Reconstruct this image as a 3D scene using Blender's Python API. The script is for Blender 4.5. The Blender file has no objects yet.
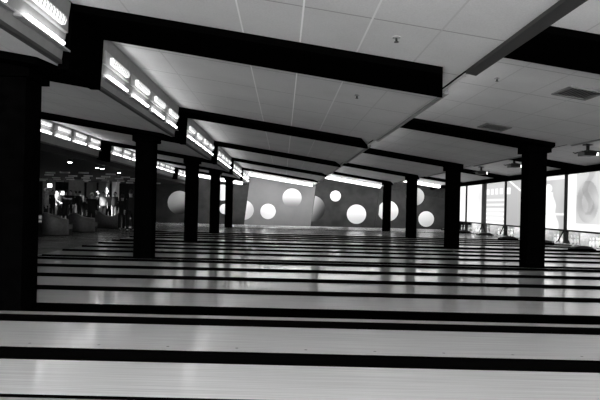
import bpy, bmesh, math, random
from mathutils import Vector, Matrix
random.seed(7)
C = bpy.context.scene.collection
SC = bpy.context.scene
S = 0.87                      # metres per building unit
H, F = 1.55, 530.0            # camera height (units), focal length (px)
VX, VY, ROLL = 283.0, 206.8, 0.024

def at(px, py, y):
    """photo point -> building units on the plane at depth y"""
    dx, dy = px - VX, py - VY
    c, s = math.cos(ROLL), math.sin(ROLL)
    return Vector(((dx*c + dy*s)*y/F, y, H - (-dx*s + dy*c)*y/F))

ORD = ['', 'first', 'second', 'third', 'fourth', 'fifth', 'sixth', 'seventh', 'eighth', 'ninth', 'tenth',
       'eleventh', 'twelfth', 'thirteenth', 'fourteenth', 'fifteenth', 'sixteenth', 'seventeenth', 'eighteenth',
       'nineteenth', 'twentieth', 'twenty-first', 'twenty-second']

# ------------------------------------------------------------------ materials
def mat(name, g, rough=0.5, spec=0.5, noise=0.0, scale=(1, 1, 1), nscale=8.0, bump=0.0, emit=None, estr=0.0, coat=0.0, metal=0.0):
    m = bpy.data.materials.new(name); m.use_nodes = True
    nt = m.node_tree; b = nt.nodes['Principled BSDF']
    b.inputs['Base Color'].default_value = (g, g, g, 1)
    b.inputs['Roughness'].default_value = rough
    b.inputs['Specular IOR Level'].default_value = spec
    b.inputs['Metallic'].default_value = metal
    b.inputs['Coat Weight'].default_value = coat
    b.inputs['Coat Roughness'].default_value = 0.08
    if noise > 0 or bump > 0:
        tc = nt.nodes.new('ShaderNodeTexCoord'); mp = nt.nodes.new('ShaderNodeMapping')
        mp.inputs['Scale'].default_value = scale
        n = nt.nodes.new('ShaderNodeTexNoise'); n.inputs['Scale'].default_value = nscale; n.inputs['Detail'].default_value = 5
        nt.links.new(tc.outputs['Object'], mp.inputs[0]); nt.links.new(mp.outputs[0], n.inputs['Vector'])
        mr = nt.nodes.new('ShaderNodeMapRange')
        mr.inputs['From Min'].default_value = 0.3; mr.inputs['From Max'].default_value = 0.7
        mr.inputs['To Min'].default_value = g*(1-noise); mr.inputs['To Max'].default_value = g*(1+noise)
        nt.links.new(n.outputs['Fac'], mr.inputs['Value'])
        nt.links.new(mr.outputs[0], b.inputs['Base Color'])
        if bump > 0:
            bp = nt.nodes.new('ShaderNodeBump'); bp.inputs['Strength'].default_value = bump; bp.inputs['Distance'].default_value = 0.01
            nt.links.new(n.outputs['Fac'], bp.inputs['Height']); nt.links.new(bp.outputs[0], b.inputs['Normal'])
    if emit is not None:
        b.inputs['Emission Color'].default_value = (emit, emit, emit, 1)
        b.inputs['Emission Strength'].default_value = estr
    return m

def mat_ceiling():
    m = mat('ceiling tile', 0.55, 0.6, 0.3); nt = m.node_tree; b = nt.nodes['Principled BSDF']
    N, L = nt.nodes.new, nt.links.new
    tc = N('ShaderNodeTexCoord'); sp = N('ShaderNodeSeparateXYZ'); L(tc.outputs['Object'], sp.inputs[0])
    def line(out, off, pitch, w):
        a = N('ShaderNodeMath'); a.operation = 'ADD'; a.inputs[1].default_value = off + 100*pitch; L(out, a.inputs[0])
        d = N('ShaderNodeMath'); d.operation = 'DIVIDE'; d.inputs[1].default_value = pitch; L(a.outputs[0], d.inputs[0])
        f = N('ShaderNodeMath'); f.operation = 'FRACT'; L(d.outputs[0], f.inputs[0])
        l = N('ShaderNodeMath'); l.operation = 'LESS_THAN'; l.inputs[1].default_value = w/pitch; L(f.outputs[0], l.inputs[0])
        return l
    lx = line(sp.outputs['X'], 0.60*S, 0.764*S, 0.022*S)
    ly = line(sp.outputs['Y'], 0.25*S, 1.52*S, 0.022*S)
    n = N('ShaderNodeTexNoise'); n.inputs['Scale'].default_value = 1.1; n.inputs['Detail'].default_value = 8; L(tc.outputs['Object'], n.inputs['Vector'])
    n2 = N('ShaderNodeTexNoise'); n2.inputs['Scale'].default_value = 60; L(tc.outputs['Object'], n2.inputs['Vector'])
    mr = N('ShaderNodeMapRange'); mr.inputs['From Min'].default_value = 0.25; mr.inputs['From Max'].default_value = 0.75
    mr.inputs['To Min'].default_value = 0.56; mr.inputs['To Max'].default_value = 0.66; L(n.outputs['Fac'], mr.inputs['Value'])
    mr2 = N('ShaderNodeMapRange'); mr2.inputs['To Min'].default_value = 0.85; mr2.inputs['To Max'].default_value = 1.15; L(n2.outputs['Fac'], mr2.inputs['Value'])
    mu = N('ShaderNodeMath'); mu.operation = 'MULTIPLY'; L(mr.outputs[0], mu.inputs[0]); L(mr2.outputs[0], mu.inputs[1])
    m1 = N('ShaderNodeMix'); m1.data_type = 'FLOAT'; m1.inputs[3].default_value = 0.30
    L(ly.outputs[0], m1.inputs[0]); L(mu.outputs[0], m1.inputs[2])
    # the runners differ: palest near the middle, darker to either side
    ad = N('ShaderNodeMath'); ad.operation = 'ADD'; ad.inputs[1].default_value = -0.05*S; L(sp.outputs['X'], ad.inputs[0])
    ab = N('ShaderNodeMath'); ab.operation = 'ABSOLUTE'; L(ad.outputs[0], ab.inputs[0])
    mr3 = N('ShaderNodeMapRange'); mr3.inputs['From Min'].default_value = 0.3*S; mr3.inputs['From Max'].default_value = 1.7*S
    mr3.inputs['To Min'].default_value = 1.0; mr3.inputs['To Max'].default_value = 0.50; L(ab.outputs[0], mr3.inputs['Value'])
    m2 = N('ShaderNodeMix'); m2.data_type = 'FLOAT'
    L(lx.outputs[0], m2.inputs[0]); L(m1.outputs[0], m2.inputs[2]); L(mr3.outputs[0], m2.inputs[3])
    L(m2.outputs[0], b.inputs['Base Color'])
    return m

def mat_lane():
    m = mat('lane boards', 0.5, 0.16, 0.35, coat=0.08); nt = m.node_tree; b = nt.nodes['Principled BSDF']
    N, L = nt.nodes.new, nt.links.new
    tc = N('ShaderNodeTexCoord'); mp = N('ShaderNodeMapping'); mp.inputs['Scale'].default_value = (0.35, 26, 1)
    L(tc.outputs['Object'], mp.inputs[0])
    n = N('ShaderNodeTexNoise'); n.inputs['Scale'].default_value = 2.0; n.inputs['Detail'].default_value = 6; L(mp.outputs[0], n.inputs['Vector'])
    mr = N('ShaderNodeMapRange'); mr.inputs['From Min'].default_value = 0.3; mr.inputs['From Max'].default_value = 0.7
    mr.inputs['To Min'].default_value = 0.54; mr.inputs['To Max'].default_value = 0.72; L(n.outputs['Fac'], mr.inputs['Value'])
    L(mr.outputs[0], b.inputs['Base Color'])
    mp2 = N('ShaderNodeMapping'); mp2.inputs['Scale'].default_value = (0.8, 3, 1); L(tc.outputs['Object'], mp2.inputs[0])
    n2 = N('ShaderNodeTexNoise'); n2.inputs['Scale'].default_value = 3; n2.inputs['Detail'].default_value = 4; L(mp2.outputs[0], n2.inputs['Vector'])
    mr2 = N('ShaderNodeMapRange'); mr2.inputs['To Min'].default_value = 0.08; mr2.inputs['To Max'].default_value = 0.2; L(n2.outputs['Fac'], mr2.inputs['Value'])
    L(mr2.outputs[0], b.inputs['Roughness'])
    return m

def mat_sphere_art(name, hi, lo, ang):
    """printed ball with some top light painted in: pale side running to grey"""
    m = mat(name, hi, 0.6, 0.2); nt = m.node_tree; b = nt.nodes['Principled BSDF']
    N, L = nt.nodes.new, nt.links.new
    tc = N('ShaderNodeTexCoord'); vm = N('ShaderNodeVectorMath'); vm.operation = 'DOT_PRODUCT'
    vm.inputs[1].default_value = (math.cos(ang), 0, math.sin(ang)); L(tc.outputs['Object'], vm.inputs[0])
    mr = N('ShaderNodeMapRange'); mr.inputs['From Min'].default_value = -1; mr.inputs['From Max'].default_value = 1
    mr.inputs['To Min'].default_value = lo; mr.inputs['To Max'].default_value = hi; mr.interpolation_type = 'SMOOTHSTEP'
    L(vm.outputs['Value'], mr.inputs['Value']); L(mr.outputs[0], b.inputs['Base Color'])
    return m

def mat_vcol(name, strength):
    m = bpy.data.materials.new(name); m.use_nodes = True; nt = m.node_tree; b = nt.nodes['Principled BSDF']
    b.inputs['Base Color'].default_value = (0.02, 0.02, 0.02, 1); b.inputs['Roughness'].default_value = 0.5
    a = nt.nodes.new('ShaderNodeVertexColor'); a.layer_name = 'picture'
    nt.links.new(a.outputs['Color'], b.inputs['Emission Color']); b.inputs['Emission Strength'].default_value = strength
    return m

M = dict(
    ceil=mat_ceiling(),
    lane=mat_lane(),
    beam=mat('beam black paint', 0.0008, 0.9, 0.0),
    column=mat('column black paint', 0.0010, 0.9, 0.0, noise=0.4),
    gutter=mat('gutter black plastic', 0.001, 0.9, 0.0),
    cap=mat('divider cap laminate', 0.42, 0.3, 0.5, noise=0.1),
    ledge=mat('side ledge laminate', 0.30, 0.5, 0.3, noise=0.1),
    blackboard=mat('divider black board', 0.001, 0.9, 0.0),
    panel=mat('light panel paint', 0.22, 0.55, 0.3, noise=0.08),
    housing=mat('fixture housing', 0.28, 0.35, 0.5),
    tube=mat('fluorescent tube', 0.9, 0.3, 0.5, emit=1.0, estr=7.5),
    tuberight=mat('right panel tube', 0.9, 0.3, 0.5, emit=1.0, estr=8.0),  # same kind of tube, own strength for the right-hand panels
    louvre=mat('ribbed diffuser', 0.85, 0.4, 0.5, emit=1.0, estr=0.36),
    trimdark=mat('dark trim', 0.035, 0.6, 0.3),
    walldark=mat('dark wall paint', 0.02, 0.8, 0.2, noise=0.3),
    muraldark=mat('mural dark paint', 0.026, 0.7, 0.2, noise=0.35, nscale=1.5),
    muralgrey=mat('mural grey paint', 0.17, 0.7, 0.2, noise=0.06, nscale=1.5),
    slab=mat('black underfloor', 0.006, 0.9, 0.1),
    approach=mat('approach boards', 0.30, 0.22, 0.5, noise=0.2, scale=(0.4, 14, 1), nscale=2),
    carpet=mat('lounge carpet', 0.03, 0.95, 0.1, noise=0.4, nscale=14),
    loungeceil=mat('lounge ceiling black', 0.012, 0.8, 0.2),
    slat=mat('lounge ceiling slat', 0.5, 0.5, 0.4),
    downlight=mat('downlight lens', 0.8, 0.3, 0.5, emit=1.0, estr=14),
    pier=mat('lounge pier paint', 0.20, 0.8, 0.2, noise=0.1),
    seat=mat('bench upholstery', 0.085, 0.55, 0.4, noise=0.25, nscale=10),
    seatedge=mat('bench piping', 0.22, 0.5, 0.4),
    vent=mat('vent grille', 0.20, 0.6, 0.3),
    metal=mat('black metal', 0.007, 0.45, 0.4),
    glass=mat('projector lens', 0.8, 0.1, 0.5, emit=1.0, estr=10),
    pin=mat('pin lacquer', 0.85, 0.25, 0.5),
    pinstripe=mat('pin neck stripe', 0.12, 0.3, 0.5),
    pitwall=mat('pin deck lining', 0.55, 0.6, 0.3, noise=0.2),
    post=mat('mask post', 0.012, 0.6, 0.2),
    postgrey=mat('wide mask post', 0.075, 0.6, 0.3),
    screen=mat_vcol('projected picture', 0.47),
    ball=mat('bowling ball', 0.01, 0.15, 0.6),
    skin=mat('skin', 0.28, 0.55, 0.4),
    hair=mat('hair', 0.02, 0.6, 0.3), hairpale=mat('pale hair', 0.7, 0.6, 0.3),
    clothdark=mat('dark cloth', 0.012, 0.85, 0.2), clothmid=mat('mid cloth', 0.08, 0.85, 0.2), clothpale=mat('pale cloth', 0.22, 0.85, 0.2),
    shoe=mat('shoe leather', 0.03, 0.5, 0.4),
    litsign=mat('lit panel', 0.8, 0.5, 0.3, emit=1.0, estr=1.3),
    dot=mat('lane marker', 0.05, 0.4, 0.4),
    pale=mat('pale wall paint', 0.6, 0.7, 0.3),
)

# ------------------------------------------------------------------ mesh helpers
def box(bm, x0, x1, y0, y1, z0, z1, k=S, mi=0):
    v = [bm.verts.new((x*k, y*k, z*k)) for x in (x0, x1) for y in (y0, y1) for z in (z0, z1)]
    fs = [(0, 1, 3, 2), (4, 6, 7, 5), (0, 4, 5, 1), (2, 3, 7, 6), (0, 2, 6, 4), (1, 5, 7, 3)]
    for f in fs:
        fc = bm.faces.new([v[i] for i in f]); fc.material_index = mi
    return v

def prism(bm, pts, y0, y1, k=S, mi=0):
    """polygon of (x,z) points extruded along y"""
    a = [bm.verts.new((x*k, y0*k, z*k)) for x, z in pts]; b = [bm.verts.new((x*k, y1*k, z*k)) for x, z in pts]
    n = len(pts)
    for f in [list(reversed(a)), b] + [[a[i], a[(i+1) % n], b[(i+1) % n], b[i]] for i in range(n)]:
        bm.faces.new(f).material_index = mi

def prism_x(bm, pts, x0, x1, k=S):
    a = [bm.verts.new((x0*k, p*k, q*k)) for p, q in pts]; b = [bm.verts.new((x1*k, p*k, q*k)) for p, q in pts]
    n = len(pts)
    for f in [a, list(reversed(b))] + [[a[i], a[(i+1) % n], b[(i+1) % n], b[i]] for i in range(n)]: bm.faces.new(f)

def cyl(bm, p0, p1, r0, r1=None, seg=12, k=1.0, mi=0, cap=True):
    r1 = r0 if r1 is None else r1
    p0, p1 = Vector(p0)*k, Vector(p1)*k
    d = (p1-p0).normalized(); u = d.orthogonal().normalized(); w = d.cross(u)
    A = [bm.verts.new(p0 + (u*math.cos(t)+w*math.sin(t))*r0*k) for t in [2*math.pi*i/seg for i in range(seg)]]
    B = [bm.verts.new(p1 + (u*math.cos(t)+w*math.sin(t))*r1*k) for t in [2*math.pi*i/seg for i in range(seg)]]
    for i in range(seg):
        f = bm.faces.new([A[i], A[(i+1) % seg], B[(i+1) % seg], B[i]]); f.material_index = mi; f.smooth = True
    if cap:
        bm.faces.new(list(reversed(A))).material_index = mi; bm.faces.new(B).material_index = mi

def lathe(bm, prof, seg=14, mi=0, stripe=None):
    rings = []
    for r, z in prof:
        rings.append([bm.verts.new((r*math.cos(2*math.pi*i/seg), r*math.sin(2*math.pi*i/seg), z)) for i in range(seg)])
    for j in range(len(rings)-1):
        for i in range(seg):
            f = bm.faces.new([rings[j][i], rings[j][(i+1) % seg], rings[j+1][(i+1) % seg], rings[j+1][i]]); f.smooth = True
            f.material_index = 1 if stripe and j in stripe else mi
    bm.faces.new(list(reversed(rings[0]))); bm.faces.new(rings[-1])

def mesh(name, bm, mats, bevel=0.0):
    if bevel > 0:
        bmesh.ops.bevel(bm, geom=bm.edges[:], offset=bevel, segments=2, affect='EDGES', profile=0.7)
    bmesh.ops.recalc_face_normals(bm, faces=bm.faces[:])
    me = bpy.data.meshes.new(name); bm.to_mesh(me); bm.free()
    for m in (mats if isinstance(mats, (list, tuple)) else [mats]): me.materials.append(m)
    return me

def put(name, me, parent=None, loc=(0, 0, 0), rotz=0.0):
    o = bpy.data.objects.new(name, me); C.objects.link(o)
    o.location = loc; o.rotation_euler = (0, 0, rotz)
    if parent is not None: o.parent = parent
    return o

def obj(name, bm, mats, parent=None, loc=(0, 0, 0), bevel=0.0):
    return put(name, mesh(name, bm, mats, bevel), parent, loc)

def tag(o, label, cat, group=None):
    o['label'] = label; o['category'] = cat
    if group: o['group'] = group
    return o

def thing(name, label, cat, loc=(0, 0, 0), group=None, rotz=0.0):
    o = bpy.data.objects.new(name, None); C.objects.link(o); o.location = loc; o.rotation_euler = (0, 0, rotz); o.empty_display_size = 0.1
    return tag(o, label, cat, group)

def struct(name, bm, mats, bevel=0.0):
    o = obj(name, bm, mats, bevel=bevel); o['kind'] = 'structure'; return o

FILL_SKY, WASH, EXPO = 5.2, 3.2, 1.27
# ------------------------------------------------------------------ layout
ROWY = [7.73 + 7.37*i for i in range(5)]        # column / beam rows
BH = 0.62                                       # beam half width
YB = 44.8                                       # far wall
RZ = [-7.6, -2.95, 2.5, 7.8]                    # ceiling steps, left to right
ZL, ZH = H+1.87, H+2.67
ROFF = [0.0, 0.0, 0.125, 0.125]
SEC = [(-7.6, -2.95, ZH-0.08, ZL), (-2.95, 2.5, ZH, ZL), (2.5, 7.8, ZH, ZL), (7.8, 12.4, ZH, H+1.99)]
def cz(x):
    for a, b, za, zb in SEC:
        if a <= x <= b: return za + (zb-za)*(x-a)/(b-a)
    return H+1.99
XL, XR, YN = -22.0, 15.9, -2.0

# floor, walls, ceiling
bm = bmesh.new(); box(bm, XL, XR, YN, YB+0.3, -0.35, -0.14); struct('floor', bm, M['slab'])
bm = bmesh.new(); box(bm, -10.4, -7.05, YN, YB, -0.14, 0.0); struct('floor_approach', bm, M['approach'])
bm = bmesh.new(); box(bm, XL, -10.4, YN, YB, -0.14, 0.0); box(bm, XL, -12.4, YN, YB, 0.0, 0.40); box(bm, -12.4, -10.6, 33.4, YB, 0.0, 0.40); struct('floor_lounge', bm, M['carpet'])
bm = bmesh.new(); box(bm, XL, XR, YB, YB+0.3, -0.14, H+3.2); struct('wall_back', bm, M['walldark'])
bm = bmesh.new(); box(bm, XL-0.3, XR+0.3, YN-0.3, YB+0.3, H+3.2, H+3.4); struct('ceiling_deck', bm, M['walldark'])
bm = bmesh.new(); box(bm, XL-0.3, XL, YN, YB+0.3, -0.14, H+3.2); struct('wall_left', bm, M['walldark'])
bm = bmesh.new(); box(bm, XR, XR+0.3, YN, YB+0.3, -0.14, H+3.2); struct('wall_right', bm, M['pitwall'])
# the wall behind the camera: sill, head and piers around three unseen window openings, added for fill light
WZ0, WZ1 = 0.55, 3.25
bm = bmesh.new()
box(bm, XL, XR, YN-0.3, YN, -0.14, WZ0); box(bm, XL, XR, YN-0.3, YN, WZ1, H+3.2)
WX = [(-9.0, -2.6), (-2.2, 4.2), (4.6, 11.0)]
for a_, b_ in ((XL, -9.0), (-2.6, -2.2), (4.2, 4.6), (11.0, XR)): box(bm, a_, b_, YN-0.3, YN, WZ0, WZ1)
struct('wall_front', bm, M['walldark'])
for k_, (a_, b_) in enumerate(WX):
    bm = bmesh.new()
    for x_ in (a_, (2*a_+b_)/3, (a_+2*b_)/3, b_-0.08): box(bm, x_, x_+0.08, YN-0.2, YN-0.1, WZ0, WZ1)
    for z_ in (WZ0, WZ1-0.08): box(bm, a_, b_, YN-0.2, YN-0.1, z_, z_+0.08)
    struct('fill_window_%d' % (k_+1), bm, M['trimdark'])
for nm_, (a, b, za, zb) in zip(('left', 'middle', 'right', 'far_right'), SEC):
    a2, b2 = a + (0.18 if nm_ in ('right', 'far_right') else 0.06), b - (0.125 if nm_ == 'left' else 0.0)
    q = (zb-za)/(b-a); z2, z3 = za+q*(a2-a), za+q*(b2-a)
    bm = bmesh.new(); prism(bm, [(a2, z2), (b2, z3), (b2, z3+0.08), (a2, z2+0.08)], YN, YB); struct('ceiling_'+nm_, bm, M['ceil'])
for k_, r in enumerate(RZ[1:]):
    r += ROFF[k_+1]
    bm = bmesh.new(); prism(bm, [(r-0.20, ZL+0.10), (r-0.086, ZL+0.10), (r+0.014, ZH+0.09), (r-0.09, ZH+0.09)], YN, YB); struct('trim_%d' % (k_+1), bm, M['ceil'])
bm = bmesh.new(); box(bm, 12.4, XR, YN, YB, H+1.99, H+2.11); struct('ceiling_screens', bm, M['ceil'])
bm = bmesh.new(); box(bm, XL, -7.74, YN, YB, H+1.62, H+1.85); prism(bm, [(-8.0, H+1.8), (-7.80, H+1.85), (-7.68, ZH+.1), (-7.9, ZH+.1)], YN, YB); struct('ceiling_lounge', bm, M['loungeceil'])
bm = bmesh.new(); box(bm, 12.4, 12.65, YN, YB, H+1.75, H+1.99); struct('trim_header', bm, M['beam'])
# dark lip along the near end of the step to the right
bm = bmesh.new(); prism(bm, [(2.40, ZL-0.03), (2.54, ZL-0.06), (2.54, ZL+0.05), (2.40, ZL+0.05)], YN, ROWY[0]-BH-0.02); struct('trim_lip', bm, M['trimdark'])

# ------------------------------------------------------------------ beams
for i, y in enumerate(ROWY):
    bm = bmesh.new()
    for a, b, za, zb in SEC:
        cut = 0.40 if b < 12 else 0.0
        q = (zb-za)/(b-a)
        lo, hi = [], []
        for (px_, py_) in ((a, y-BH), (b-cut, y-BH), (b-0.03, y+BH), (a, y+BH)):
            zz = za + q*(px_-a)
            lo.append(bm.verts.new((px_*S, py_*S, (zz-0.10)*S))); hi.append(bm.verts.new((px_*S, py_*S, (zz+0.05)*S)))
        bm.faces.new(lo); bm.faces.new(hi)
        for k_ in range(4): bm.faces.new([lo[k_], lo[(k_+1) % 4], hi[(k_+1) % 4], hi[k_]])
    for r in RZ[:2]:
        prism(bm, [(r-0.12, ZL-0.10), (r+0.03, ZL-0.10), (r+0.07, ZH), (r-0.05, ZH)], y-BH, y+BH)
    for r in RZ[2:]:
        prism(bm, [(r-0.10, ZL+0.01), (r-0.02, ZL+0.01), (r+0.05, ZH), (r-0.05, ZH)], y-BH, y+BH)
    o = obj('ceiling_beam', bm, M['beam'])
    tag(o, 'black stepped ceiling beam, %s of five counted from the camera' % (ORD[i+1] if i < 4 else 'last'), 'beam', 'black ceiling beams')

# ------------------------------------------------------------------ columns
XCOL = [-3.92, 7.12]
def col_mesh(ztop):
    bm = bmesh.new(); w = 0.25
    box(bm, -w, w, -w, w, -0.018, ztop); me = mesh('shaft', bm, M['column'], 0.012)
    return me
def cap_mesh(z):
    bm = bmesh.new(); w = 0.33
    prism(bm, [(-w, z-0.16), (w, z-0.16), (w, z-0.05), (-w, z+0.03)], -w, w)
    return mesh('capital', bm, M['beam'])
for side, x in zip(('left', 'right'), XCOL):
    zt = cz(x)-0.10
    sh = col_mesh(zt+0.02); cp = cap_mesh(zt-0.02)
    for i, y in enumerate(ROWY):
        o = thing('support_column', 'square black column of the %s row, %s from the camera, under a beam' % (side, ORD[i+1]), 'column', ((x + (0.04 if side == 'left' else 0.055)*(i-1)*(i > 0))*S, y*S, 0), 'black columns, %s row' % side)
        put('shaft', sh, o); put('capital', cp, o)

# ------------------------------------------------------------------ lanes
X0, X1 = -7.0, 15.6
def bed_mesh(w, dots=False):
    bm = bmesh.new(); box(bm, X0, X1, 0, w, -0.10, 0.0)
    if dots:
        for k in range(24):
            x = -4.965 - 1.5 + k*0.75
            bmesh.ops.create_circle(bm, cap_ends=True, radius=0.017*S, segments=10, matrix=Matrix.Translation((x*S, 0.14*S, 0.002)))
        for f in bm.faces:
            if len(f.verts) == 10: f.material_index = 1
    bm.normal_update()
    for f in bm.faces:
        if abs(f.normal.z) < 0.5: f.material_index = 2
    return mesh('lane_bed', bm, [M['lane'], M['dot'], M['gutter']])
def gutter_mesh(w, rail=True):
    bm = bmesh.new(); n = 8
    pts = [(0.0, -0.012), (0.03, -0.012)] + [(0.03+(w-0.06)*i/n, -0.012-0.085*math.sin(math.pi*i/n)) for i in range(1, n)] + [(w-0.03, -0.012), (w, -0.012), (w, -0.13), (0, -0.13)]
    a = [bm.verts.new((X0*S-0.04, p*S, q*S)) for p, q in pts]; b = [bm.verts.new(((X1-0.1)*S, p*S, q*S)) for p, q in pts]
    for i in range(len(pts)):
        j = (i+1) % len(pts); bm.faces.new([a[i], a[j], b[j], b[i]])
    bm.faces.new(a); bm.faces.new(list(reversed(b)))
    if rail: prism_x(bm, [(w*0.5-0.035, -0.11), (w*0.5+0.035, -0.11), (w*0.5+0.035, RAIL-0.01), (w*0.5+0.02, RAIL), (w*0.5-0.02, RAIL), (w*0.5-0.035, RAIL-0.01)], X0+0.02, X1-1.5)
    return mesh('gutter', bm, M['gutter'])
W, G, RAIL = 1.19, 0.44, 0.045
BED, BEDD, GUT, GUTN, GUTF, GUTFN = bed_mesh(W), bed_mesh(W, True), gutter_mesh(G), gutter_mesh(0.36), gutter_mesh(G, False), gutter_mesh(0.36, False)
lane_y = []
n = 0
for g in range(-1, 5):
    base = -0.56 + 7.37*(g+1)
    for j in range(4):
        y = base + 1.29 + j*(W+G)
        if g == -1 and j < 2: continue
        n += 1
        lane_y.append(y)
        o = thing('bowling_lane', 'polished pale bowling lane, %s lane counted from the camera' % ORD[n], 'bowling lane', (0, y*S, 0), 'bowling lanes side by side')
        if g == -1 and j == 2:
            bm = bmesh.new(); box(bm, X0, X1, 0.26, W, -0.10, 0.0); obj('lane_bed', bm, M['lane'], o)
            bm = bmesh.new(); box(bm, X0, X1, 0.18, 0.26, -0.10, -0.001); obj('gutter', bm, M['gutter'], o)
            bm = bmesh.new(); box(bm, X0, X1, -0.25, 0.18, -0.10, 0.0); tag(obj('side_ledge', bm, M['ledge'], o), '', ''); del o.children[-1]['category']; o.children[-1]['label'] = 'pale ledge along the near side'
            put('gutter', GUT, o, (0, W*S, 0))
        else:
            put('lane_bed', BEDD if (g == -1) else BED, o)
            put('gutter', (GUT if j < 3 else GUTN) if g < 3 else (GUTF if j < 3 else GUTFN), o, (0, W*S, 0))
    if g >= 0:
        b = base + 0.36
        o = thing('lane_divider', 'wide black lane divider with pale capping strip, %s one counted from the camera' % ORD[g+1], 'divider', (0, b*S, 0), 'wide lane dividers')
        bm = bmesh.new(); box(bm, X0+0.05, X1-1.4, 0.0, 0.19, -0.13, 0.015)
        for f in bm.faces: f.material_index = 0 if min(v.co.z for v in f.verts) > 0 else 1
        obj('capping_strip', bm, [M['cap'], M['gutter']], o)
        bm = bmesh.new(); box(bm, X0+0.05, X1-0.05, 0.19, 0.93, -0.13, -0.02); obj('board', bm, M['blackboard'], o)
# ball-return hoods at the pin end, on every second gap
PAIRY = []
for g in range(-1, 5):
    base = -0.56 + 7.37*(g+1)
    PAIRY.append(base + 0.9); PAIRY.append(base + 1.29 + 2*W + 1.5*G)
PAR = 0 if [p for p in PAIRY if 17 < p][0] in PAIRY[0::2] else 1
PAIRY = [p for p in PAIRY if 17 < p < 44]
def hood_mesh():
    bm = bmesh.new(); n = 10
    prof = [(0.42*math.cos(t), 0.03+0.13*math.sin(t)**0.8) for t in [math.pi*i/n for i in range(n+1)]]
    prism(bm, [(x*1.0, z) for x, z in prof], -0.16, 0.16)
    return mesh('hood', bm, M['metal'], 0.02)
HM = hood_mesh()
bm = bmesh.new(); box(bm, -0.5, 0.5, -0.18, 0.18, -0.03, 0.035); HB = mesh('base_plate', bm, M['blackboard'])
for k, p in enumerate(PAIRY):
    o = thing('ball_return_hood', 'low black hood on the gap between lanes before the screens, %s from the camera' % ORD[k+1], 'ball return', (12.7*S, p*S, (0.047 if k % 2 == PAR else 0.081)*S), 'ball return hoods')
    put('hood', HM, o); put('base_plate', HB, o)

# ------------------------------------------------------------------ light panels on the ceiling steps
def tube_mesh():
    bm = bmesh.new(); cyl(bm, (0.065, -0.50, 0.03), (0.065, 0.50, 0.03), 0.022, k=S, seg=10); return mesh('tube', bm, M['tube'])
def ledge_mesh():
    bm = bmesh.new(); prism(bm, [(-0.03, -0.02), (0.09, -0.04), (0.095, -0.02), (0.02, 0.0), (0.0, 0.09), (-0.03, 0.09)], -0.66, 0.66); return mesh('reflector', bm, M['housing'])
def louvre_mesh():
    bm = bmesh.new()
    prism(bm, [(-0.02, -0.01), (0.05, -0.01), (0.07, 0.05), (0.05, 0.10), (-0.02, 0.10)], -0.45, 0.45, mi=0)
    for k in range(10):
        y = -0.40 + k*0.089
        prism(bm, [(0.04, -0.02), (0.055, -0.015), (0.076, 0.05), (0.055, 0.105), (0.04, 0.11)], y-0.006, y+0.006, mi=1)
    return mesh('diffuser', bm, [M['louvre'], M['housing']])
def backpan_mesh():
    bm = bmesh.new(); box(bm, -0.05, 0.0, -0.66, 0.66, -0.05, 0.16); return mesh('back_pan', bm, M['housing'])
TU2 = tube_mesh(); TU2.materials[0] = M['tuberight']
TU, LE, LO, BP = tube_mesh(), ledge_mesh(), louvre_mesh(), backpan_mesh()
BAYS = [(1.2, ROWY[0]-BH)] + [(ROWY[i]+BH, ROWY[i+1]-BH) for i in range(4)] + [(ROWY[4]+BH, YB-0.12)]
BAYNAME = ['before the first beam', 'between first and second beams', 'between second and third beams', 'between third and fourth beams', 'between fourth and last beams', 'behind the last beam']
SIDE = ['above lounge edge', 'left of centre', 'right of centre', 'nearest screens']
for ri, r in enumerate(RZ):
    for bi, (y0, y1) in enumerate(BAYS):
        zt = ZH - (0.08 if ri == 0 else 0.0)
        o = thing('light_panel', 'slanted fluorescent light panel, ceiling step %s, %s' % (SIDE[ri], BAYNAME[bi]), 'ceiling light', ((r+ROFF[ri])*S, y0*S, ZL*S), 'light panels on the ceiling steps')
        d = y1-y0; hh = zt-ZL
        bm = bmesh.new(); prism(bm, [(-0.10, 0.0), (-0.06, 0.0), (0.05, hh-0.01), (0.0, hh-0.01)], 0.02, d-0.02); obj('backboard', bm, M['panel'], o)
        bm = bmesh.new(); prism(bm, [(-0.12, -0.03), (-0.05, -0.03), (-0.05, 0.02), (-0.12, 0.02)], 0.02, d-0.02); obj('bottom_lip', bm, M['trimdark'] if ri < 2 else M['panel'], o)
        for k in range(4):
            yy = (d-0.1)*(k+0.5)/4 + 0.15
            if bi == 0 and k < 1: continue
            z1, z2, xo = (0.17, 0.42, 0.11/hh) if ri else (0.29, 0.52, 0.11/hh)
            a = put('tube_light', LE, o, ((-0.06+xo*z1)*S, yy*S, z1*S)); put('tube', TU if ri < 2 else TU2, a)
            a = put('ribbed_light', BP, o, ((-0.02+xo*z2)*S, (yy-0.05)*S, z2*S)); put('diffuser', LO, a)
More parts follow.
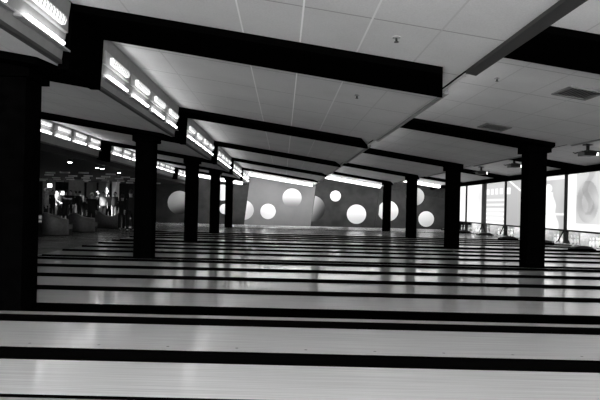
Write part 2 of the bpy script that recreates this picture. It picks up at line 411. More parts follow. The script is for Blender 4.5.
# deep lit strip hanging behind the last beam, washing the far wall
M['filltube'] = mat('wall fill tube', 0.9, emit=1.0, estr=28)  # unseen tube, added behind the diffuser to brighten the far wall
M['washer'] = mat('strip light diffuser', 0.85, 0.5, 0.2, emit=1.0, estr=WASH)
for si, (a, b, za, zb) in enumerate(SEC):
    nm = ['leftmost', 'left of centre', 'right of centre', 'rightmost'][si]
    yy = 41.0
    o = thing('strip_light', 'long sloping white strip light hung before the far wall, %s' % nm, 'ceiling light', (0, yy*S, 0), 'strip lights before the far wall')
    aa, bb = a+0.24, b-0.25
    bm = bmesh.new(); prism(bm, [(aa, cz(aa)-0.07), (bb, cz(bb)-0.07), (bb, cz(bb)-0.003), (aa, cz(aa)-0.003)], -0.02, 0.40); obj('housing', bm, M['housing'], o)
    bm = bmesh.new(); prism(bm, [(aa+0.02, cz(aa)-0.25), (bb-0.02, cz(bb)-0.25), (bb-0.02, cz(bb)-0.07), (aa+0.02, cz(aa)-0.07)], 0.02, 0.36); obj('diffuser', bm, M['washer'], o)
    bm = bmesh.new(); cyl(bm, (aa+0.02, 0.46, cz(aa)-0.17), (bb-0.02, 0.46, cz(bb)-0.17), 0.05, k=S); obj('tube', bm, M['filltube'], o)
    bm = bmesh.new(); prism(bm, [(aa, cz(aa)-0.29), (bb, cz(bb)-0.29), (bb, cz(bb)-0.07), (aa, cz(aa)-0.07)], 0.365, 0.385); obj('reflector', bm, M['pale'], o)

# ------------------------------------------------------------------ far wall mural
def wall_poly(name, pts, depth, m, parent, y):
    bm = bmesh.new(); w = [at(px, py, YB) for px, py in pts]
    a = [bm.verts.new((p.x*S, y*S, p.z*S)) for p in w]; b = [bm.verts.new((p.x*S, (y-depth)*S, p.z*S)) for p in w]
    nn = len(w)
    bm.faces.new(a); bm.faces.new(b)
    for i in range(nn): bm.faces.new([a[i], a[(i+1) % nn], b[(i+1) % nn], b[i]])
    return obj(name, bm, m, parent)
def disc(parent, px, py, r, hi, lo, ang, y, clip=None, label=None):
    """flat printed ball; clip = (x_top, y_top, x_bottom, y_bottom, keep_right) photo line that cuts it"""
    c = at(px, py, YB); R = r*YB/F
    bm = bmesh.new(); pts = []
    for i in range(48):
        t = 2*math.pi*i/48; pts.append(Vector((R*math.cos(t), 0, R*math.sin(t))))
    vs = [bm.verts.new(p/R) for p in pts]; bm.faces.new(vs)
    if clip:
        p, q = at(clip[0], clip[1], YB), at(clip[2], clip[3], YB)
        p = (p-c)/R; q = (q-c)/R; d = (q-p); nrm = Vector((d.z, 0, -d.x))
        if (nrm.x > 0) != clip[4]: nrm = -nrm
        bmesh.ops.bisect_plane(bm, geom=bm.verts[:]+bm.edges[:]+bm.faces[:], plane_co=p, plane_no=nrm, clear_inner=True)
    ret = bmesh.ops.extrude_face_region(bm, geom=bm.faces[:])
    for v in [v for v in ret['geom'] if isinstance(v, bmesh.types.BMVert)]: v.co.y -= 0.02/R
    o = obj('printed_ball', bm, mat_sphere_art('lit ball print', hi, lo, ang), parent, (c.x*S, y*S, c.z*S)); o.scale = (R*S, R*S, R*S)
    if label: o['label'] = label
    return o
top = lambda x: 174.6 + (x-251)*0.155
md = thing('mural_panel', 'dark mural panel with ball prints, right of the pale panel on far wall', 'mural', (0, 0, 0))
wall_poly('board', [(317, top(317)-6), (379, top(379)-6), (373.5, 230), (310.6, 227)], 0.04, M['muraldark'], md, YB-0.005)
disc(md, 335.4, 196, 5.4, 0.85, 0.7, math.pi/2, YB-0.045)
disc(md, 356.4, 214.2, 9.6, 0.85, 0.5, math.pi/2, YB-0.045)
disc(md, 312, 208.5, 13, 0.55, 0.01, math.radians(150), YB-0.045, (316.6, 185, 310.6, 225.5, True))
mg = thing('mural_panel', 'pale grey leaning mural panel with white balls on far wall', 'mural', (0, 0, 0))
wall_poly('board', [(251.3, top(251)-6), (316.6, top(316.6)-6), (310.4, 227), (243.9, 225.4)], 0.04, M['muralgrey'], mg, YB-0.005)
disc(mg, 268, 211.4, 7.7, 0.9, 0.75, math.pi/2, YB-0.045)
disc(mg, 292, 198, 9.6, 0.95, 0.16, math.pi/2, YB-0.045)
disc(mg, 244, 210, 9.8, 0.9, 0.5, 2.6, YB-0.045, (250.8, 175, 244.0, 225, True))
mr_ = thing('mural_panel', 'dark mural panel at right end of far wall, behind the columns', 'mural', (0, 0, 0))
wall_poly('board', [(380, top(380)-6), (452, top(452)-6), (452, 232), (374.5, 230)], 0.04, M['muraldark'], mr_, YB-0.005)
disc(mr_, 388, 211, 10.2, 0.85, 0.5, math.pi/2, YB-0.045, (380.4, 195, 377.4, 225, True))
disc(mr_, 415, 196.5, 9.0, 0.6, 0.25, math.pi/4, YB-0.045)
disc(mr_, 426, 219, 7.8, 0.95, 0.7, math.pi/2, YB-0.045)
ml = thing('mural_panel', 'dark mural panel at left of far wall with shaded ball', 'mural', (0, 0, 0))
wall_poly('board', [(140, 163), (250.6, top(250)-6), (243.3, 225.4), (140, 223)], 0.04, M['muraldark'], ml, YB-0.005)
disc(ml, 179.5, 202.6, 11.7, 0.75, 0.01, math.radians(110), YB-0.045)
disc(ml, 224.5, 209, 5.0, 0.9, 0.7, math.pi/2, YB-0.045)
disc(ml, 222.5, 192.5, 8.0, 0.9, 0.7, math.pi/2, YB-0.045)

# ------------------------------------------------------------------ masking screens, posts, pin decks
PP = 3.65; PY = [23.25 + PP*i for i in range(-1, 7)]
XS = 14.4
SZ0, SZ1 = 0.74, H+1.97
def picture(seed, kind, wid):
    rnd = random.Random(seed); cols, rows = 56, 80
    blobs = [(rnd.random(), rnd.random(), 0.08+0.2*rnd.random(), 0.10+0.35*rnd.random(), rnd.uniform(-0.5, 0.5)) for _ in range(14)]
    def val(u, v):
        s = 0.85
        for a, b, c, d, e in blobs: s += e*math.exp(-((u-a)/c)**2-((v-b)/d)**2)
        if kind == 'figure':        # pale standing shape over a mid grey ground
            s = 0.50 + 0.25*(s-0.7)
            w = 0.12 + 0.20*(1-v)**1.5 + 0.025*math.sin(17*v) if v < 0.70 else 0.11*math.sqrt(max(0.0, 1-((v-0.77)/0.085)**2))
            s += (1.3-s)*max(0.0, min(1.0, (w-abs(u-0.48))/0.06+0.5)) if w > 0 else 0.0
            if 0.25 < v < 0.30 or v > 0.93: s = 1.0
        elif kind == 'ornament':
            s = 0.66 + 0.3*(s-0.75)
            if u < 0.22: s = 1.05
            d = abs(math.hypot((u-0.5)/0.22, (v-0.5)/0.30)-0.9)
            if d < 0.30: s *= 0.80+0.12*math.sin(9*u+14*v)
            if abs(u-0.52+0.08*math.sin(11*v)) < 0.07 and v > 0.28: s *= 0.78
            if v < 0.12: s = 1.1
        elif kind == 'rows':
            s = 0.62
            if 0.72 < v < 0.86: s = 1.15 if (u*4.2) % 1 < 0.62 else 0.6
            elif v < 0.66: s = 0.95 if (v*9) % 1 < 0.45 else 0.6
            if v < 0.35: s += 0.2
        elif kind == 'streak':
            s = 0.42 + 0.1*v
            if abs((u-0.15)*1.1 - (0.98-v)*2.2) < 0.05 and v > 0.72: s = 1.2
            if u < 0.16 and 0.70 < v < 0.86: s = 1.2
        else:
            s = 1.02 + 0.3*(s-0.85)
        return max(0.05, min(1.3, s))
    bm = bmesh.new(); lay = bm.loops.layers.float_color.new('picture')
    g = [[bm.verts.new((0, (j/cols)*wid*S, (SZ0+(SZ1-SZ0)*i/rows)*S)) for j in range(cols+1)] for i in range(rows+1)]
    for i in range(rows):
        for j in range(cols):
            f = bm.faces.new([g[i][j], g[i+1][j], g[i+1][j+1], g[i][j+1]])   # picture runs left to right away from the viewer
            for l, (ii, jj) in zip(f.loops, ((i, j), (i+1, j), (i+1, j+1), (i, j+1))):
                v = val(1-jj/cols, ii/rows); l[lay] = (v, v, v, 1)
    me = bpy.data.meshes.new('picture_face'); bm.to_mesh(me); bm.free(); me.materials.append(M['screen']); return me
KINDS = ['blank', 'ornament', 'figure', 'streak', 'rows', 'blank', 'blank']
SLAB = ['white projection screen off the right edge', 'projection screen with pale ornament picture, nearest in view', 'projection screen with white standing shape, right of the near column',
        'dim grey projection screen half behind the near right column', 'projection screen with rows of light bars, left of the near right column', 'bright white projection screen left of the wide grey post', 'white projection screen farthest from the camera']
for k in range(7):
    y = PY[k]+(0.095 if k != 5 else 0.35); wid = min(PY[k]+PP-(0.095 if k != 4 else 0.35), YB-0.06)-y
    o = thing('projection_screen', SLAB[k], 'screen', (XS*S, y*S, 0), 'screens over the pin decks')
    pic = put('picture_face', picture(11+k, KINDS[k], wid), o, (-0.012, 0, 0))
    bm = bmesh.new(); box(bm, 0.0, 0.06, 0, wid, SZ0-0.03, SZ1); box(bm, -0.03, 0.06, 0, wid, SZ0-0.09, SZ0-0.005); obj('frame', bm, M['post'], o)
for k in range(7):
    wide = k == 5
    o = thing('screen_post', ('wide grey post between two bright screens' if wide else 'slim black post between screens, %s from the camera' % ORD[k+1]), 'post', (XS*S, PY[k]*S, 0), 'posts between the screens')
    w = 0.34 if wide else 0.085
    bm = bmesh.new(); box(bm, -0.10, 0.08, -w, w, 0.042, H+1.99); obj('shaft', bm, M['postgrey'] if wide else M['post'], o)
    bm = bmesh.new()                                             # slanted brace below the screens
    for sg in (-1, 1):
        cyl(bm, (-0.13, sg*0.03, SZ0-0.10), (-0.13, sg*0.55, 0.10), 0.032, k=S, seg=8)
    obj('brace', bm, M['post'], o)
for k, p in enumerate(PAIRY):
    bm = bmesh.new(); box(bm, 0.12, 1.10, -0.05, 0.05, -0.008, 0.85); o = obj('pin_deck_divider', bm, M['pitwall'], None, (XS*S, p*S, 0)); tag(o, 'pale dividing board beside the pins under the screens, %s from the camera' % ORD[k+1], 'divider', 'boards between the pin decks')
# pin deck lamps behind the screens' lower edge
LMP = None
for k in range(6):
    o = thing('pin_deck_lamp', 'tube lamp over the pin deck behind screen, %s from the camera' % ORD[k+1], 'lamp', ((XS+0.12)*S, (PY[k]+PP/2)*S, 0.88*S), 'pin deck lamps')
    bm = bmesh.new(); box(bm, -0.05, 0.0, -1.42, 1.42, -0.02, 0.06); obj('housing', bm, M['housing'], o)
    bm = bmesh.new(); cyl(bm, (0.04, -1.4, 0.0), (0.04, 1.4, 0.0), 0.03, k=S); obj('tube', bm, mat('deck tube', .9, emit=1, estr=20), o)
# pins
prof = [(0.0255, 0), (0.029, 0.01), (0.038, 0.03), (0.052, 0.075), (0.0600, 0.115), (0.057, 0.15), (0.046, 0.19), (0.033, 0.225), (0.026, 0.25), (0.0235, 0.262), (0.0228, 0.27), (0.0233, 0.278), (0.025, 0.29), (0.0295, 0.32), (0.0323, 0.343), (0.031, 0.36), (0.024, 0.375), (0.010, 0.381)]
bm = bmesh.new(); lathe(bm, prof, stripe=(8, 10)); PIN = mesh('bowling_pin', bm, [M['pin'], M['pinstripe']])
vis = [(i, y) for i, y in enumerate(lane_y) if y > 21]
for i, y in vis:
    yc = y + W/2
    for row in range(4):
        for q in range(row+1):
            o = put('bowling_pin', PIN, None, ((XS+0.165)*S + row*0.225, yc*S + (q-row/2)*0.305, 0.0005))
            tag(o, 'white bowling pin with dark neck stripes standing below the screens', 'bowling pin', 'bowling pins below the screens')

# ------------------------------------------------------------------ projectors, vents, sprinklers
def projector(px, X, y, label):
    o = thing('ceiling_projector', label, 'projector', (X*S, y*S, cz(X)*S), 'ceiling projectors')
    bm = bmesh.new(); box(bm, -0.10, 0.10, -0.10, 0.10, -0.03, 0.01, 1); obj('mount_plate', bm, M['metal'], o)
    bm = bmesh.new(); cyl(bm, (0, 0, -0.02), (0, 0, -0.20), 0.045); obj('pole', bm, M['metal'], o)
    bm = bmesh.new(); box(bm, -0.20, 0.16, -0.17, 0.17, -0.34, -0.21, 1); obj('body', bm, M['metal'], o, bevel=0.02)
    bm = bmesh.new()
    for sx, sy in ((-1, -1), (-1, 1), (1, -1), (1, 1)):
        cyl(bm, (0, 0, -0.17), (0.24*sx, 0.24*sy, -0.24), 0.02, seg=8); cyl(bm, (0.24*sx, 0.24*sy, -0.24), (0.30*sx, 0.22*sy, -0.22), 0.015, seg=8)
    obj('bracket', bm, M['metal'], o)
    bm = bmesh.new(); cyl(bm, (0.16, -0.06, -0.28), (0.22, -0.07, -0.28), 0.055, 0.05); l = obj('lens_barrel', bm, M['metal'], o)
    bm = bmesh.new(); bmesh.ops.create_uvsphere(bm, u_segments=14, v_segments=8, radius=0.045); obj('lens', bm, M['glass'], l, (0.215, -0.07, -0.28))
projector(586, 10.13, 17.7, 'black ceiling projector near the right edge, closest of the three')
projector(513, 10.03, 23.1, 'black ceiling projector just left of the near right column')
projector(480, 10.2, 27.4, 'black ceiling projector farthest away, above the dim screens')
for (X, y, lb) in ((5.39, 9.78, 'square grey air vent in the right ceiling, behind first beam'), (5.47, 13.85, 'square grey air vent in the right ceiling, just before second beam')):
    sl = (ZL-ZH)/(7.8-2.5)
    o = thing('air_vent', lb, 'air vent', (X*S, y*S, cz(X)*S), 'square ceiling vents'); o.rotation_euler = (0, -math.atan(sl), 0)
    bm = bmesh.new()
    for (a, b, c, d) in ((-.33, .33, -.33, -.28), (-.33, .33, .28, .33), (-.33, -.28, -.28, .28), (.28, .33, -.28, .28)): box(bm, a, b, c, d, -0.025, 0.0)
    obj('frame', bm, M['vent'], o)
    bm = bmesh.new(); box(bm, -.28, .28, -.28, .28, -0.004, 0.004); obj('backing', bm, M['trimdark'], o)
    bm = bmesh.new()
    for k in range(9): prism(bm, [(-0.26+k*0.06, -0.02), (-0.245+k*0.06, -0.02), (-0.225+k*0.06, 0.0), (-0.24+k*0.06, 0.0)], -.28, .28)
    obj('louver', bm, M['vent'], o)
for (px, py, y, lb) in ((396.5, 37, 6.6, 'small sprinkler head on the near middle ceiling before first beam'), (497, 78, 8.6, 'small sprinkler head on the right ceiling behind first beam'), (357, 95, 9.6, 'small sprinkler head on the middle ceiling between first and second beams')):
    p = at(px, py, y); x = p.x; z = cz(x)
    # slide along the view ray until it meets the sloping ceiling
    for _ in range(30):
        t = (z-H)/(p.z-H); q = Vector((p.x*t, p.y*t, H+(p.z-H)*t)); z = cz(q.x)
    o = thing('sprinkler_head', lb, 'sprinkler', (q.x*S, q.y*S, cz(q.x)*S))
    bm = bmesh.new(); cyl(bm, (0, 0, 0.005), (0, 0, -0.012), 0.04); obj('escutcheon', bm, M['housing'], o)
    bm = bmesh.new(); cyl(bm, (0, 0, -0.01), (0, 0, -0.05), 0.012); cyl(bm, (0, 0, -0.05), (0, 0, -0.055), 0.025); obj('nozzle', bm, M['metal'], o)

# ------------------------------------------------------------------ lounge
def bench(px0, px1, ytop, ybase, label, wave):
    """curved bench seen from its rounded back"""
    y = F*H/(ybase-(VY+ROLL*((px0+px1)/2-VX)))
    xa, xb = (px0-VX)/F*y, (px1-VX)/F*y
    o = thing('lounge_bench', label, 'bench', ((xa+xb)/2*S, y*S, 0), 'curved benches behind the approach')
    L_ = (xb-xa); hgt = (ybase-ytop)/F*y
    n = 22; bm = bmesh.new()
    rows = []
    for i in range(n+1):
        u = i/n; x = (u-0.5)*L_
        yy = 0.40*(2*u-1)**2                                  # back bows away at its ends
        z = hgt*wave(u)
        rows.append((x, yy, z))
    ring = []
    for (x, yy, z) in rows:
        ring.append([bm.verts.new((x*S, (yy+a)*S, b*S)) for a, b in ((-0.02, 0.05), (-0.10, z*0.55), (-0.10, z*0.92), (-0.05, z), (0.05, z), (0.10, z*0.9), (0.10, 0.05))])
    for i in range(n):
        for j in range(7):
            f = bm.faces.new([ring[i][j], ring[i+1][j], ring[i+1][(j+1) % 7], ring[i][(j+1) % 7]]); f.smooth = True
    bm.faces.new(ring[0]); bm.faces.new(list(reversed(ring[-1]))); obj('backrest', bm, M['seat'], o)
    bm = bmesh.new()
    for i in range(n):
        a, b = rows[i], rows[i+1]; cyl(bm, (a[0], a[1], a[2]), (b[0], b[1], b[2]), 0.035, k=S, seg=6)
    obj('piping', bm, M['seatedge'], o)
    bm = bmesh.new()
    r1 = [(x, yy+0.09) for x, yy, z in rows]; r2 = [(x*0.92, yy+0.62) for x, yy, z in rows]
    pts = r1 + list(reversed(r2))
    a = [bm.verts.new((x*S, q*S, 0.30*S)) for x, q in pts]; b = [bm.verts.new((x*S, q*S, 0.50*S)) for x, q in pts]
    bm.faces.new(a); bm.faces.new(b)
    for i in range(len(pts)): bm.faces.new([a[i], a[(i+1) % len(pts)], b[(i+1) % len(pts)], b[i]])
    obj('cushion', bm, M['seat'], o)
    bm = bmesh.new()
    pts = [(x*0.97, q) for x, q in pts]
    a = [bm.verts.new((x*S, q*S, 0)) for x, q in pts]; b = [bm.verts.new((x*S, q*S, 0.30*S)) for x, q in pts]
    bm.faces.new(a); bm.faces.new(b)
    for i in range(len(pts)): bm.faces.new([a[i], a[(i+1) % len(pts)], b[(i+1) % len(pts)], b[i]])
    obj('plinth', bm, M['walldark'], o)
bump_ = lambda c, w, u: math.exp(-((u-c)/w)**2)
bench(39, 65, 213, 236, 'dark curved bench nearest the big left column, back sloping down rightwards', lambda u: 1.0-0.42*max(0, u-0.25)**1.2-0.08*max(0, .25-u))
bench(66, 92, 213.5, 232.5, 'dark curved bench with a single hump, middle of the three', lambda u: 0.80+0.22*bump_(0.3, 0.28, u)-0.12*max(0, u-0.5))
bench(92.5, 120, 212, 228.5, 'dark curved bench with a dipped back, right of the three', lambda u: 0.72+0.30*bump_(0.18, 0.25, u)+0.30*bump_(1.0, 0.16, u))

# piers, lit boards
def slab(name, x0, x1, y0, y1, z1, m, label, cat, z0=0.22):
    bm = bmesh.new(); box(bm, x0, x1, y0, y1, z0, z1); o = obj(name, bm, m, bevel=0.01); return tag(o, label, cat)
def px_slab(name, p0, p1, y, ytop, m, label, cat, ybot=None, d=0.4):
    a, b = at(p0, 210, y), at(p1, 210, y); zt = at(p0, ytop, y).z; zb = 0.22 if ybot is None else at(p0, ybot, y).z
    bm = bmesh.new(); box(bm, a.x, b.x, y, y+d, zb, zt); o = obj(name, bm, m, bevel=0.008); return tag(o, label, cat)
ZLC = H+1.62
def pier(p0, p1, y, label, m='pier'):
    a, b = at(p0, 210, y), at(p1, 210, y)
    o = slab('lounge_pier', a.x, b.x, y, y+0.7, ZLC, M[m], label, 'pier')
pier(68, 80, 38, 'broad grey pier standing in the lounge behind the crowd')
pier(42, 51, 42.5, 'pale wall pier in the lounge beside the big left column', 'pier')
pier(86, 93, 42.5, 'narrow grey pier in the lounge right of the broad pier')
pier(98, 106, 40, 'grey pier in the lounge right of centre, behind the crowd')
pier(111.5, 116, 41, 'slim pale pier at right of the lounge near the walking pair', 'pale')
def sign(p0, p1, q0, q1, y, label):
    a, b = at(p0, q0, y), at(p1, q1, y)
    o = thing('lit_board', label, 'sign', ((a.x+b.x)/2*S, y*S, (a.z+b.z)/2*S))
    w, h = (b.x-a.x)/2, (a.z-b.z)/2
    bm = bmesh.new(); box(bm, -w, w, -0.02, 0.0, -h, h); obj('face', bm, M['litsign'], o)
    bm = bmesh.new(); box(bm, -w-0.06, w+0.06, 0.0, 0.10, -h-0.06, h+0.06); obj('case', bm, M['metal'], o)
    bm = bmesh.new()
    for sx in (-0.6, 0.6): cyl(bm, (sx*w, 0.05, h+0.05), (sx*w, 0.05, ZLC-(a.z+b.z)/2), 0.02, k=S, seg=8)
    obj('hanger', bm, M['metal'], o)
sign(47.5, 52, 183.5, 187.5, 41.8, 'small bright board high on the lounge pier by the big left column')
sign(56, 64, 191, 200, 43.8, 'bright white lit board behind the crowd, left of the broad pier')
sign(80.8, 83, 187, 206, 43.8, 'tall narrow lit board behind the crowd, right of the broad pier')

# ceiling slats and downlights over the lounge
SL = bmesh.new(); box(SL, -0.26, 0.26, -0.05, 0.05, -0.06, 0.02); SLM = mesh('ceiling_slat', SL, M['slat'])
k = 0
rnd = random.Random(3)
for i in range(9):
    for j in range(5):
        k += 1
        o = put('ceiling_slat', SLM, None, ((-18.5+i*1.1+rnd.uniform(-.1, .1))*S, (29+j*3.0+rnd.uniform(-.5, .5))*S, (ZLC-0.02)*S))
        tag(o, 'short grey slat hanging under the dark lounge ceiling', 'ceiling slat', 'slats under the lounge ceiling')
DL = []
bm = bmesh.new(); cyl(bm, (0, 0, 0.02), (0, 0, -0.10), 0.075); DCAN = mesh('can', bm, M['metal'])
bm = bmesh.new(); cyl(bm, (0, 0, -0.10), (0, 0, -0.112), 0.062); DLEN = mesh('lens', bm, M['downlight'])
for px, py, lb in ((70, 162, 'bright downlight on lounge ceiling, leftmost in view'), (97.2, 167.5, 'bright downlight on lounge ceiling, left of the close pair'), (102.3, 168.5, 'bright downlight on lounge ceiling, right of the close pair'), (119, 172.5, 'bright downlight on lounge ceiling, rightmost in view')):
    p = at(px, py, 10); t = (ZLC-0.1-H)/(p.z-H); q = Vector((p.x*t, 10*t, ZLC))
    o = thing('downlight', lb, 'ceiling light', (q.x*S, q.y*S, q.z*S), 'lounge downlights'); put('can', DCAN, o); put('lens', DLEN, o)

# ------------------------------------------------------------------ people (real metres)
def skin_mesh(name, verts, edges, radii, root, sub=1):
    me = bpy.data.meshes.new(name+'_cage'); me.from_pydata(verts, edges, [])
    o = bpy.data.objects.new(name+'_cage', me); C.objects.link(o)
    o.modifiers.new('s', 'SKIN')
    sv = me.skin_vertices[0].data
    for i, r in enumerate(radii):
        sv[i].radius = r if isinstance(r, tuple) else (r, r); sv[i].use_root = (i == root)
    if sub: m = o.modifiers.new('u', 'SUBSURF'); m.levels = sub; m.render_levels = sub
    dg = bpy.context.evaluated_depsgraph_get(); ev = o.evaluated_get(dg)
    out = bpy.data.meshes.new_from_object(ev); out.name = name
    bpy.data.objects.remove(o); bpy.data.meshes.remove(me)
    for p in out.polygons: p.use_smooth = True
    out.materials.clear(); out.materials.append(None)
    return out

def pose_meshes(arms, legs, lean=0.0, sit=False):
    """arms/legs: (upper fwd angle, upper side angle, lower fwd angle) left, right; figure faces +x"""
    hip = 0.93 if not sit else 0.52
    V, E, R = [], [], []
    def add(p, r, par=None):
        V.append(tuple(p)); R.append(r)
        if par is not None: E.append((par, len(V)-1))
        return len(V)-1
    def tilt(h): return Vector((math.sin(lean)*h, 0, hip+math.cos(lean)*h))
    pel = add(tilt(0), (0.12, 0.15))
    wai = add(tilt(0.18), (0.105, 0.14), pel)
    che = add(tilt(0.38), (0.12, 0.17), wai)
    nb = add(tilt(0.53), (0.07, 0.08), che)
    nk = add(tilt(0.575), 0.055, nb)
    hd0 = add(tilt(0.635)+Vector((0.02, 0, 0)), (0.078, 0.07), nk)
    hd1 = add(tilt(0.72)+Vector((0.015, 0, 0)), (0.098, 0.078), hd0)
    hd2 = add(tilt(0.80), (0.07, 0.06), hd1)
    ns = add(tilt(0.695)+Vector((0.118, 0, 0)), 0.014, hd1)
    def limb(o, l, fwd, side, s):
        return o + Vector((math.sin(fwd)*l, s*math.sin(side)*l, -math.cos(fwd)*math.cos(side)*l))
    armv, legv = [], []
    for s, (f1, sd, f2) in zip((1, -1), arms):
        sh = tilt(0.48)+Vector((0, s*0.19, 0)); a = add(sh, 0.058, che)
        el = limb(sh, 0.29, f1, sd, s); b = add(el, 0.043, a)
        wr = limb(el, 0.25, f1+f2, sd*0.3, s); c = add(wr, 0.028, b)
        d = (wr-el).normalized(); pa = wr + d*0.075; h = add(pa, (0.036, 0.018), c)
        lat = Vector((d.z, 0, -d.x)) if abs(d.y) < 0.9 else Vector((1, 0, 0)); lat.normalize()
        for q, ln in ((-1.5, 0.062), (-0.5, 0.078), (0.5, 0.075), (1.5, 0.055)):
            f0 = add(pa + lat*q*0.019 + d*0.025, 0.009, h); f1_ = add(pa + lat*q*0.022 + d*(0.025+ln*0.6), 0.0085, f0); add(pa + lat*q*0.022 + d*(0.025+ln) + Vector((0, -s*0.02, 0)), 0.007, f1_)
        t0 = add(wr + d*0.03 + lat*0.035, 0.011, c); add(wr + d*0.075 + lat*0.06, 0.009, t0)
        armv.append((sh, el, wr))
    for s, (f1, sd, f2) in zip((1, -1), legs):
        hp = Vector((0, s*0.095, hip-0.05)); a = add(hp, 0.085, pel)
        kn = limb(hp, 0.42, f1, sd, s); b = add(kn, 0.058, a)
        an = limb(kn, 0.40, f1+f2, sd*0.3, s); mid = add((kn*0.65+an*0.35), 0.055, b); c = add(an, 0.038, mid)
        add(an+Vector((0.06, 0, -0.035)), 0.034, c)
        legv.append((hp, kn, an))
    body = skin_mesh('body', V, E, R, pel, 2)
    # clothes follow the same joints, a centimetre or two out
    V, E, R = [], [], []
    r0 = add(tilt(-0.10), (0.17, 0.205)); r00 = add(tilt(0.0), (0.165, 0.20), r0); r1 = add(tilt(0.18), (0.145, 0.185), r00); r2 = add(tilt(0.38), (0.16, 0.215), r1); r3 = add(tilt(0.53), (0.10, 0.12), r2)
    for s, (sh, el, wr) in zip((1, -1), armv):
        a = add(sh, 0.088, r2); b = add(el, 0.060, a); add(el*0.15+wr*0.85, 0.040, b)
    shirt = skin_mesh('shirt', V, E, R, r0, 2)
    V, E, R = [], [], []
    p0 = add(tilt(0.08), (0.145, 0.18)); p1 = add(tilt(-0.03), (0.16, 0.195), p0)
    for hp, kn, an in legv:
        a = add(hp, 0.115, p1); b = add(kn, 0.08, a); add(kn*0.05+an*0.95, 0.068, b)
    trousers = skin_mesh('trousers', V, E, R, p1, 2)
    hb = bmesh.new(); bmesh.ops.create_uvsphere(hb, u_segments=14, v_segments=10, radius=1.0)
    c = tilt(0.76)+Vector((-0.012, 0, 0))
    bmesh.ops.delete(hb, geom=[v for v in hb.verts if v.co.x > 0.35 and v.co.z < 0.45 or v.co.z < -0.75], context='VERTS')
    for v in hb.verts: v.co = Vector((v.co.x*0.108, v.co.y*0.095, v.co.z*0.115)) + c
    for f in hb.faces: f.smooth = True
    hair = bpy.data.meshes.new('hair'); hb.to_mesh(hair); hb.free(); hair.materials.append(None)
    eb = bmesh.new()
    for s in (1, -1):
        bmesh.ops.create_uvsphere(eb, u_segments=8, v_segments=6, radius=0.013, matrix=Matrix.Translation(tilt(0.725)+Vector((0.10, s*0.032, 0))))
    eyes = bpy.data.meshes.new('eyes'); eb.to_mesh(eyes); eb.free(); eyes.materials.append(M['hair'])
    shoes = []
    for hp, kn, an in legv:
        sb = bmesh.new(); bmesh.ops.create_uvsphere(sb, u_segments=12, v_segments=8, radius=1.0)
        for v in sb.verts: v.co = Vector((v.co.x*0.135+0.05, v.co.y*0.05, max(v.co.z, -0.55)*0.055)) + Vector((an.x, an.y, an.z-0.045))
        for f in sb.faces: f.smooth = True
        m_ = bpy.data.meshes.new('shoe'); sb.to_mesh(m_); sb.free(); m_.materials.append(M['shoe']); shoes.append(m_)
    return dict(body=body, shirt=shirt, trousers=trousers, hair=hair, eyes=eyes, shoes=shoes)
POSE = dict(
    stand=pose_meshes([(0.05, 0.12, 0.15), (-0.05, 0.12, 0.2)], [(0.03, 0.05, -0.04), (-0.02, 0.05, -0.02)]),
    walk=pose_meshes([(0.45, 0.1, 0.35), (-0.4, 0.1, 0.25)], [(-0.32, 0.02, -0.15), (0.36, 0.02, -0.25)], 0.05),
    reach=pose_meshes([(1.0, 0.25, 0.6), (0.25, 0.2, 0.9)], [(0.05, 0.06, -0.06), (-0.06, 0.06, -0.03)], 0.06),
    sit=pose_meshes([(0.5, 0.15, 0.8), (0.4, 0.15, 0.9)], [(1.45, 0.1, -1.45), (1.4, 0.12, -1.35)], -0.05, True))
def person(px, pyhead, y, pose, rotz, shirt, trous, hair, label, zfloor, hk=None):
    a = at(px, pyhead, y)
    top_ = 1.80 if pose != 'sit' else 1.39
    o = thing('person', label, 'person', (a.x*S, y*S, zfloor*S), 'people in the lounge', rotz)
    P_ = POSE[pose]
    def child(nm, me, m):
        c = put(nm, me, o)
        if m is not None: c.material_slots[0].link = 'OBJECT'; c.material_slots[0].material = m
    child('body', P_['body'], M['skin']); child('shirt', P_['shirt'], M[shirt]); child('trousers', P_['trousers'], M[trous])
    child('hair', P_['hair'], M[hair]); child('eyes', P_['eyes'], None)
    for s_ in P_['shoes']: child('shoe', s_, None)
    lowest = min(v.co.z for m_ in P_['shoes'] for v in m_.vertices)
    k = hk if hk else max(0.9, min(1.15, ((a.z-zfloor)*S)/top_)); o.scale = (k, k, k)
    o.location.z -= lowest*k
person(122.5, 194, 29.5, 'walk', 1.9, 'clothdark', 'clothdark', 'hair', 'person in dark clothes walking at the right end of the benches, left of a pair', 0.0)
person(131, 190, 28.6, 'stand', 2.2, 'clothdark', 'clothdark', 'hair', 'person in dark clothes standing beside the left column, right of a pair', 0.0)
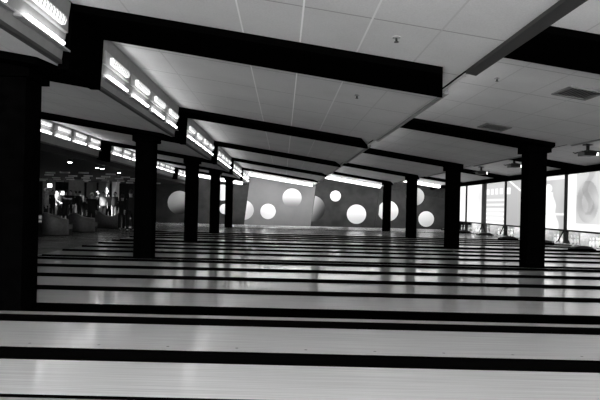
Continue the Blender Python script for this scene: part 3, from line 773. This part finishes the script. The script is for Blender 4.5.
crowd = [(46, 205, 29.0, 'stand', 0.3, 'clothpale', 'clothdark', 'hairpale', 'pale-haired person in pale top behind the nearest bench, leftmost'),
    (53, 200, 33.0, 'stand', -0.6, 'clothdark', 'clothdark', 'hair', 'person in dark top standing before the bright lit board, left side'),
    (58.5, 199, 31.0, 'reach', -0.3, 'clothmid', 'clothdark', 'hair', 'person in grey top reaching out before the bright lit board'),
    (66, 196, 31.6, 'stand', 2.6, 'clothdark', 'clothdark', 'hair', 'person in black top standing between first and middle benches'),
    (70.5, 192.5, 33.0, 'stand', -1.8, 'clothdark', 'clothdark', 'hair', 'dark-dressed person standing in front of the broad pier, left of two'),
    (76, 193, 34.6, 'reach', 3.3, 'clothdark', 'clothmid', 'hair', 'dark-dressed person reaching out in front of the broad pier, right of two'),
    (80, 197, 34.0, 'stand', 1.2, 'clothdark', 'clothdark', 'hair', 'person in dark clothes by the tall narrow lit board'),
    (86, 197, 31.0, 'stand', -2.2, 'clothdark', 'clothdark', 'hair', 'person in dark clothes left of the white-haired person'),
    (92, 192.5, 30.0, 'stand', -1.4, 'clothdark', 'clothdark', 'hairpale', 'white-haired person in dark top standing behind the dipped bench'),
    (97.5, 198, 34.2, 'stand', 0.4, 'clothdark', 'clothdark', 'hair', 'dark-dressed person between the white-haired and the pale-shirted person'),
    (103.5, 195.5, 35.2, 'stand', -1.0, 'clothpale', 'clothdark', 'hair', 'person in pale shirt behind the dipped bench, left of two pale shirts'),
    (108.5, 196.5, 37.0, 'reach', 2.9, 'clothpale', 'clothdark', 'hair', 'person in pale shirt reaching out, right of two pale shirts'),
    (115, 197, 34.5, 'stand', -2.0, 'clothdark', 'clothpale', 'hair', 'person in dark top and pale trousers left of the walking pair')]
for c in crowd:
    x_ = at(c[0], c[1], c[2]).x
    person(*c, 0.40 if x_ < -12.55 or (c[2] > 33.6 and x_ < -10.75) else 0.0)

# ------------------------------------------------------------------ lounge fill spots, added apart from the downlights to brighten the crowd
def spot(loc, e, ang=1.6, r=0.06):
    l = bpy.data.lights.new('lounge_fill', 'SPOT'); l.energy = e; l.spot_size = ang; l.spot_blend = 0.6; l.shadow_soft_size = r
    o = bpy.data.objects.new('lounge_fill', l); C.objects.link(o); o.location = loc; return o
for x, y, e in ((-13.2, 30, 500), (-12.0, 34, 450), (-16, 36, 500), (-13, 40, 600), (-18, 40, 500)):
    spot((x*S, y*S, (ZLC-0.15)*S), e)

# ------------------------------------------------------------------ world, camera, view
w = bpy.data.worlds.new('fill sky'); SC.world = w; w.use_nodes = True
w.node_tree.nodes['Background'].inputs[0].default_value = (1, 1, 1, 1); w.node_tree.nodes['Background'].inputs[1].default_value = FILL_SKY  # even white fill light, enters through the added windows
cam = bpy.data.cameras.new('camera'); co = bpy.data.objects.new('camera', cam); C.objects.link(co)
cam.sensor_width = 36; cam.lens = F/600*36; cam.shift_x = (300-VX)/600; cam.shift_y = (VY-200)/600
cam.clip_start = 0.05; cam.clip_end = 200
co.matrix_world = Matrix.Translation((0, 0, H*S)) @ Matrix.Rotation(math.pi/2, 4, 'X') @ Matrix.Rotation(ROLL, 4, 'Z')
SC.camera = co
vs = SC.view_settings
vs.view_transform = 'Standard'; vs.look = 'None'; vs.gamma = 1.0; vs.use_curve_mapping = False; vs.exposure = EXPO
